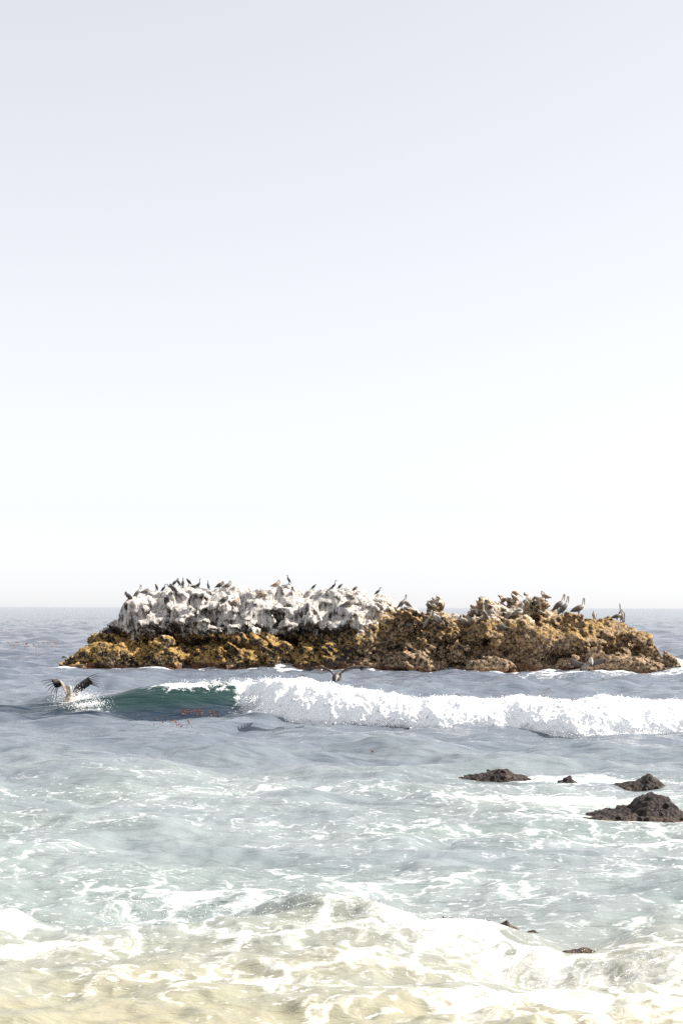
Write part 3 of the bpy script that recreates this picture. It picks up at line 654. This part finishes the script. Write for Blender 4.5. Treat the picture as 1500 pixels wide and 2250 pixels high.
def cormorant(pose):
    b = Bird()
    def P(x, z, r, c=K, ry=None, y=0): return (x, y, z, ry or r, r, *c)
    body = [P(-.24, .02, .010, ry=.03), P(-.17, .09, .022, ry=.045), P(-.10, .18, .062), P(-.03, .27, .088), P(.03, .36, .085), P(.07, .43, .062)]
    if pose == 'upright': nk = [P(.085, .49, .036), P(.075, .56, .027), P(.09, .62, .026), P(.125, .655, .030, K2), P(.165, .66, .016, KB), P(.24, .655, .006, KB)]
    elif pose == 'alert': nk = [P(.085, .49, .034), P(.055, .56, .026), P(.06, .64, .024), P(.08, .71, .026), P(.115, .74, .030, K2), P(.155, .745, .015, KB), P(.23, .755, .006, KB)]
    elif pose == 'hunch': nk = [P(.095, .47, .045), P(.115, .50, .040, K2), P(.15, .49, .018, KB), P(.21, .455, .006, KB)]
    elif pose == 'preen': nk = [P(.10, .49, .036), P(.12, .55, .028), P(.08, .59, .028), P(.03, .57, .030, K2), P(0, .53, .015, KB), P(-.03, .47, .006, KB)]
    elif pose == 'low':
        body = [P(-.34, .08, .012, ry=.03), P(-.24, .11, .03), P(-.10, .13, .075), P(.04, .15, .085), P(.14, .18, .06)]
        nk = [P(.20, .23, .034), P(.21, .29, .028), P(.24, .325, .030, K2), P(.28, .325, .015, KB), P(.35, .31, .005, KB)]
    b.sweep(body + nk)
    z0 = -.0 if pose != 'low' else -.14
    if pose == 'low':
        for sg in (-1, 1): b.sweep([P(.12, .20, .03, K2, .02, .06 * sg), P(-.04, .19, .055, K2, .025, .075 * sg), P(-.22, .14, .02, K, .012, .03 * sg)], 3, 8)
    else:
        for sg in (-1, 1): b.sweep([P(.06, .42, .03, K2, .02, .05 * sg), P(-.03, .32, .06, K2, .025, .078 * sg), P(-.10, .2, .04, K2, .018, .055 * sg), P(-.17, .07, .012, K, .01, .02 * sg)], 3, 8)
    b.legs(-.02, .2 if pose != 'low' else .1, .05, .010, (.02, .02, .02), .07)
    return b.mesh('cormorant')
W = (.45, .42, .36); GB = (.13, .105, .088); GL = (.25, .22, .19); DB = (.075, .058, .048); BL = (.17, .145, .125); YL = (.42, .36, .25)
def pelican(pose, tone=0):
    b = Bird()
    bd, bl, wg, nkc = [(GB, W, DB, W), (GL, W, GB, W), ((.30, .21, .14), (.6, .5, .4), (.20, .13, .09), (.42, .30, .2)), (DB, GL, (.045, .038, .035), DB)][tone]
    def P(x, z, r, c=bd, ry=None, y=0): return (x, y, z, ry or r, r, *c)
    kn = .42; up = True; legs = (0.02, .28)
    if pose == 'upright':
        body = [P(-.40, .22, .02, ry=.06), P(-.30, .26, .06), P(-.14, .35, .135), P(.03, .44, .15), P(.15, .52, .11, bd)]
        nk = [P(.19, .60, .06, nkc), P(.185, .69, .040, nkc), P(.185, .80, .033, nkc), P(.195, .90, .034, nkc), P(.222, .945, .042, YL), P(.25, .92, .030, BL), P(.268, .80, .026, BL), P(.275, .68, .018, BL), P(.275, .60, .006, BL)]
        wing = [(.12, .52), (-.04, .42), (-.24, .33), (-.42, .20)]
    elif pose == 'steep':
        body = [P(-.30, .10, .02, ry=.06), P(-.23, .18, .06), P(-.11, .33, .12), P(.0, .48, .13), P(.08, .60, .095)]
        nk = [P(.11, .69, .052, nkc), P(.12, .79, .038, nkc), P(.13, .90, .033, nkc), P(.145, .99, .035, nkc), P(.168, 1.03, .042, YL), P(.195, 1.0, .030, BL), P(.208, .87, .026, BL), P(.21, .74, .018, BL), P(.205, .66, .006, BL)]
        wing = [(.08, .60), (-.04, .46), (-.17, .30), (-.31, .10)]; legs = (-.03, .25)
    elif pose == 'rest':
        body = [P(-.48, .20, .02, ry=.06), P(-.36, .22, .06), P(-.18, .23, .13), P(.02, .25, .16), P(.18, .29, .13)]
        nk = [P(.27, .36, .07, nkc), P(.25, .44, .045, nkc), P(.16, .47, .042, YL), P(.10, .455, .03, BL), P(-.04, .42, .024, BL), P(-.18, .39, .008, BL)]
        wing = [(.16, .32), (.0, .28), (-.2, .26), (-.5, .19)]; legs = (0, .15)
    elif pose == 'hunch':
        body = [P(-.34, .12, .02, ry=.06), P(-.26, .18, .06), P(-.13, .28, .13), P(.0, .38, .155), P(.10, .47, .12)]
        nk = [P(.16, .55, .065, nkc), P(.13, .61, .048, nkc), P(.15, .66, .048, YL), P(.20, .64, .030, BL), P(.25, .52, .024, BL), P(.28, .38, .008, BL)]
        wing = [(.08, .48), (-.05, .37), (-.2, .24), (-.36, .10)]; legs = (0, .2)
    elif pose == 'preen':
        body = [P(-.42, .26, .02, ry=.06), P(-.30, .28, .06), P(-.13, .32, .135), P(.04, .38, .15), P(.17, .44, .11)]
        nk = [P(.26, .52, .06, nkc), P(.30, .62, .042, nkc), P(.25, .69, .040, nkc), P(.17, .67, .042, YL), P(.13, .62, .028, BL), P(.05, .52, .02, BL), P(-.02, .44, .008, BL)]
        wing = [(.14, .46), (-.02, .38), (-.22, .32), (-.44, .25)]
    b.sweep(body + nk, 4, 12, None)
    for sg in (-1, 1):
        th = [.05, .10, .07, .012]; yo = [.09, .135, .09, .03]
        b.sweep([(wx, yo[i] * sg, wz, .028, th[i], *(wg if i < 3 else DB)) for i, (wx, wz) in enumerate(wing)], 3, 8)
    # throat pouch hangs under the bill
    b.legs(legs[0], legs[1], .07, .014, (.03, .03, .03), .11)
    if pose == 'upright' and tone == 3:   # one wing lifted
        pass
    return b.mesh('pelican')
MESH = {}
def get(kind, pose, tone=0):
    k = (kind, pose, tone)
    if k not in MESH: MESH[k] = cormorant(pose) if kind == 'c' else pelican(pose, tone)
    return MESH[k]
HT = {('c','upright'): .67, ('c','alert'): .76, ('c','hunch'): .53, ('c','preen'): .60, ('c','low'): .35,
      ('p','upright'): .98, ('p','steep'): 1.06, ('p','rest'): .52, ('p','hunch'): .70, ('p','preen'): .72}
def place(kind, pose, px, top, foot, rot, label, tone=0, lean=0, wide=1.0):
    """stand a bird on the rock below the given picture position; rot 0 = facing right, 180 = left"""
    hit = None
    for k in range(0, 40):
        d_ = ray(px, foot + k)
        loc, nrm, i, dist = BV.ray_cast(Vector((0, 0, CAMZ)), d_)
        if loc is not None: hit = loc; break
    if hit is None: hit = at_Y(px, foot, 75.5)
    # step back over the edge so that the feet rest on the top
    best = hit
    l2, n2_, i2, d2 = BV.ray_cast(hit + Vector((0, .12, .5)), Vector((0, 0, -1)))
    if l2 is not None and abs(l2.z - hit.z) < .35: best = l2
    topw = at_Y(px, top, best.y).z
    hgt = max(topw - best.z, .18); s_ = hgt / HT[(kind, pose)]
    lo, hi = (.62, 1.05) if kind == 'c' else (.7, .98)
    s_ = min(max(s_, lo), hi) * (1.15 if kind == 'c' else 1.08)
    o = bpy.data.objects.new('cormorant' if kind == 'c' else 'pelican', get(kind, pose, tone)); COL.objects.link(o)
    o.location = best - Vector((0, 0, .015 if kind == 'c' else .09 * s_)); o.rotation_euler = Euler((0, math.radians(lean), math.radians(rot))); o.scale = (s_ * wide, s_ * wide, s_)
    tag(o, label, 'cormorant' if kind == 'c' else 'pelican', 'cormorants standing on the rock island' if kind == 'c' else 'pelicans resting on the rock island')
    return o
birds = [
 ('p','steep',300,1286,1312,15,'upright pelican with a pale neck on the far left tip of the white crag',1,5),
 ('p','hunch',281,1300,1322,-160,'slumped brown pelican lowest on the left shoulder of the white crag',3,0),
 ('p','rest',320,1302,1309,10,'small pale pelican crouched between the far left pelicans and the first cormorant',1,0),
 ('c','hunch',341,1285,1300,200,'leftmost cormorant on the white crag, hunched with its head to the left',0,-14),
 ('c','upright',357,1287,1304,20,'slim cormorant leaning right, second from the left on the white crag',0,8),
 ('c','hunch',381,1274,1288,20,'hunched cormorant atop the left end of the dense cluster on the crag',0,14),
 ('c','low',374,1285,1291,185,'cormorant crouching flat at the left foot of the dense cluster',0,0),
 ('c','preen',392,1273,1288,170,'cormorant in the dense cluster with its head bent to the left',0,0),
 ('c','upright',401,1272,1293,90,'tallest cormorant of the dense cluster, seen from behind',0,0),
 ('p','hunch',379,1294,1308,180,'small brown pelican below the dense cluster of cormorants',3,0),
 ('c','hunch',414,1274,1289,200,'broad cormorant with loose wings right of the dense cluster',0,0,1.25),
 ('c','low',425,1286,1293,0,'cormorant sitting low between two upright ones right of the cluster',0,0),
 ('c','alert',436,1276,1296,30,'long necked cormorant right of the low sitting one',0,0),
 ('c','upright',455,1280,1298,150,'lone cormorant leaning left before the gap to the dark pelicans',0,-14),
 ('p','hunch',481,1276,1297,10,'dark pelican with its bill tucked to the right, left one of the pair mid crag',3,10),
 ('p','preen',499,1278,1297,0,'pale pelican with an arched neck, right one of the pair mid crag',1,0),
 ('p','hunch',489,1309,1332,10,'dark brown pelican on the white slope below the pair',3,14),
 ('p','hunch',513,1316,1337,20,'tan pelican leaning on the white slope, lowest of those mid crag',2,14),
 ('p','rest',573,1302,1316,180,'sleeping buff pelican in the hollow left of the crag summit',2,0),
 ('p','preen',606,1277,1292,5,'preening tan pelican just left of the summit cormorant',2,0),
 ('c','upright',634,1269,1290,165,'solitary upright cormorant on the summit of the white crag',0,0),
 ('c','hunch',687,1285,1300,10,'hunched cormorant right of the dip after the summit',0,12),
 ('c','alert',731,1279,1299,5,'cormorant with stretched neck and bill to the right, left of a close pair',0,10),
 ('c','hunch',745,1283,1297,20,'hunched cormorant, right one of the close pair',0,14),
 ('c','hunch',777,1289,1302,15,'brownish hunched cormorant above the preening pelican',0,16),
 ('p','preen',766,1299,1336,0,'large pale preening pelican on the edge where white rock turns brown',1,0),
 ('c','upright',827,1291,1308,10,'rightmost cormorant, leaning right with its tail out',0,16),
 ('p','steep',882,1304,1343,10,'tall pelican with white neck upright on the sloping shoulder of the rock',1,8),
 ('p','hunch',894,1322,1338,180,'small pelican half hidden behind the tall white necked one',1,0),
 ('p','upright',950,1322,1349,5,'dark winged pelican beside the pointed rock pinnacle',0,4),
 ('p','steep',939,1340,1382,30,'pale pelican standing upright below the rock pinnacle',1,5),
 ('p','rest',898,1375,1388,175,'grey pelican lying flat on the brown rock below the white slope',1,0),
 ('p','hunch',960,1340,1372,190,'grey and white pelican hunched at the foot of the pinnacle',1,0),
 ('p','hunch',1020,1346,1384,185,'grey backed pelican hunched in the saddle right of the pinnacle',1,0),
 ('p','hunch',1038,1366,1386,5,'smaller pale pelican beside the grey backed one in the saddle',1,0),
 ('p','rest',1037,1350,1360,180,'brown pelican lying on the rim behind the two in the saddle',0,0),
 ('p','steep',1064,1334,1368,170,'upright brown and white pelican left of the lumpy brown crest',0,-6),
 ('p','hunch',1078,1336,1360,0,'pale pelican close behind the upright one at the lumpy crest',1,0),
 ('p','steep',1116,1330,1371,0,'pale breasted pelican standing in front of the lumpy brown crest',1,10),
 ('p','rest',1137,1336,1352,0,'grey pelican lying flat on the lumpy brown crest',1,0),
 ('p','rest',1103,1373,1384,180,'dark pelican lying on the brown slope below the lumpy crest',3,0),
 ('p','upright',1172,1328,1356,180,'grey pelican standing in a notch of the lumpy crest',1,0),
 ('p','preen',1199,1319,1332,180,'tan preening pelican left of the tall pair on the skyline',2,0),
 ('p','steep',1225,1296,1335,12,'pelican leaning right, left one of the tall pair on the skyline',0,12),
 ('p','steep',1238,1295,1331,20,'slim pelican, right one of the tall pair on the skyline',0,6),
 ('p','upright',1270,1311,1350,10,'lone brown pelican with a long straight neck right of the tall pair',0,6),
 ('p','hunch',1306,1342,1361,90,'hunched two toned pelican low on the right slope',1,0),
 ('p','upright',1354,1336,1362,5,'shorter pelican of the two at the right end of the rock',0,12),
 ('p','steep',1366,1325,1363,100,'taller pelican of the two at the right end of the rock',0,0),
]
for b_ in birds:
    place(*b_[:8], *b_[8:])

# the three pelicans in the air, wings spread (coordinates in metres, X right, Z up, Y away)
def flyer(name, org, body, left, right, feath, label, scale=1.0, legs=None, cols=(GB, DB, GL)):
    b = Bird(); b.sweep(body, 4, 12)
    for side, (A, B) in (('l', left), ('r', right)):
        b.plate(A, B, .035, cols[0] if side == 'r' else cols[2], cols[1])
        tipA = np.array(A[-1]); tipB = np.array(B[-1]); prv = np.array(A[-2]); dirn = tipA - prv; dirn /= np.linalg.norm(dirn)
        for k in range(7):
            f = k / 6; root = tipA * (1 - f) + tipB * f; root = root - dirn * .05
            back = (tipB - tipA); back /= np.linalg.norm(back) + 1e-9
            L = feath * (1 - .35 * f); dr = dirn * (1 - .5 * f) + back * (.10 + .75 * f); dr /= np.linalg.norm(dr)
            mid_ = root + dr * L * .55; end = root + dr * L + back * .03
            b.sweep([(*root, .030, .012, *cols[1]), (*mid_, .026, .009, *cols[1]), (*end, .008, .005, *cols[1])], 3, 6)
    for lg in (legs or []): b.sweep(lg, 3, 6)
    me = b.mesh('pelican'); o = bpy.data.objects.new('pelican', me); COL.objects.link(o); o.location = org; o.scale = (scale,) * 3
    tag(o, label, 'pelican'); return o
# landing pelican at the left, half in the water
o1 = at_Y(150, 1546, 43.2)
bdy = [(-.02, .30, .10, .06, .03, *GB), (.0, .18, .06, .13, .10, *GB), (.03, .0, .06, .16, .14, .45, .36, .28), (.05, -.14, .12, .13, .12, .45, .36, .28), (.04, -.12, .24, .06, .06, *DB), (.02, -.06, .34, .045, .045, *W),
       (.04, -.07, .43, .05, .05, *W), (.07, -.14, .44, .035, .035, *YL), (.10, -.26, .33, .025, .03, *BL), (.12, -.36, .2, .01, .01, *BL)]
PK = (.62, .50, .42)  # left wing far paler than the right, sunlight put into its colour
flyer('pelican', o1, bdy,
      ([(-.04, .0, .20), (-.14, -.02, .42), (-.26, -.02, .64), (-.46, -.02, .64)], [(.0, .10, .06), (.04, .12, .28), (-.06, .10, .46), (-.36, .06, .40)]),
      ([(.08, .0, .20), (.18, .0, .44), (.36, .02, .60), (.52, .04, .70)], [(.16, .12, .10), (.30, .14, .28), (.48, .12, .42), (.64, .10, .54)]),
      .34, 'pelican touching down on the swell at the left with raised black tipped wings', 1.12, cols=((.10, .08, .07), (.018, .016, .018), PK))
# pelican flying low over the white water
o2 = at_Y(738, 1487, 37.6)
bdy = [(.06, .42, .05, .05, .02, *GB), (.05, .28, .03, .09, .06, *GB), (.03, .05, .0, .12, .11, *DB), (.0, -.15, -.03, .10, .10, *DB), (.02, -.26, .02, .05, .06, *DB), (.02, -.32, .01, .045, .045, *GL), (.01, -.42, -.04, .03, .03, *BL), (.0, -.62, -.10, .012, .012, *BL)]
flyer('pelican', o2, bdy,
      ([(-.06, -.05, .04), (-.16, -.10, .18), (-.40, -.06, .25), (-.66, .05, .22)], [(-.04, .16, .02), (-.16, .14, .13), (-.40, .20, .20), (-.66, .22, .17)]),
      ([(.08, -.05, .04), (.24, -.10, .20), (.46, -.06, .28), (.70, .05, .27)], [(.08, .16, .03), (.24, .14, .12), (.46, .18, .18), (.68, .22, .19)]),
      .36, 'brown pelican gliding low over the white foam with long outstretched wings', 1.0,
      legs=[[(-.06, .06, -.05, .02, .02, *DB), (-.10, .05, -.13, .014, .014, *DB), (-.13, .03, -.20, .012, .012, *DB), (-.19, .0, -.20, .04, .008, *DB)]], cols=((.085, .062, .048), (.03, .025, .02), (.075, .055, .045)))
# pelican alighting at the foot of the rock
o3 = on_plane(1282, 1493)
wz3 = water_z(o3.x, o3.y); o3.z = max(wz3, 0)
bdy = [(-.14, .1, .04, .05, .02, *DB), (-.08, .08, .10, .09, .07, *GB), (.02, .02, .18, .12, .13, *GL), (.14, -.05, .30, .09, .09, *GL), (.20, -.1, .40, .05, .05, *GB), (.22, -.12, .50, .04, .04, *W), (.26, -.14, .58, .045, .045, *W), (.30, -.16, .60, .035, .035, *W), (.33, -.20, .46, .032, .04, .75, .74, .7), (.34, -.22, .32, .012, .012, .75, .74, .7)]
flyer('pelican', o3, bdy,
      ([(.10, .0, .36), (-.12, .02, .40), (-.30, .04, .48), (-.50, .06, .56)], [(.02, .16, .26), (-.14, .16, .22), (-.34, .16, .22), (-.56, .12, .30)]),
      ([(.22, .0, .30), (.44, .02, .44), (.72, .04, .56), (.94, .08, .54)], [(.24, .16, .20), (.46, .16, .26), (.72, .16, .32), (.94, .16, .38)]),
      .34, 'grey pelican with half spread wings and white bill alighting below the right rock', 1.05,
      legs=[[(-.02, .0, .12, .02, .02, .35, .15, .1), (-.04, -.04, .04, .016, .016, .35, .15, .1), (.0, -.1, -.02, .05, .01, .35, .15, .1)]], cols=(GB, DB, GB))
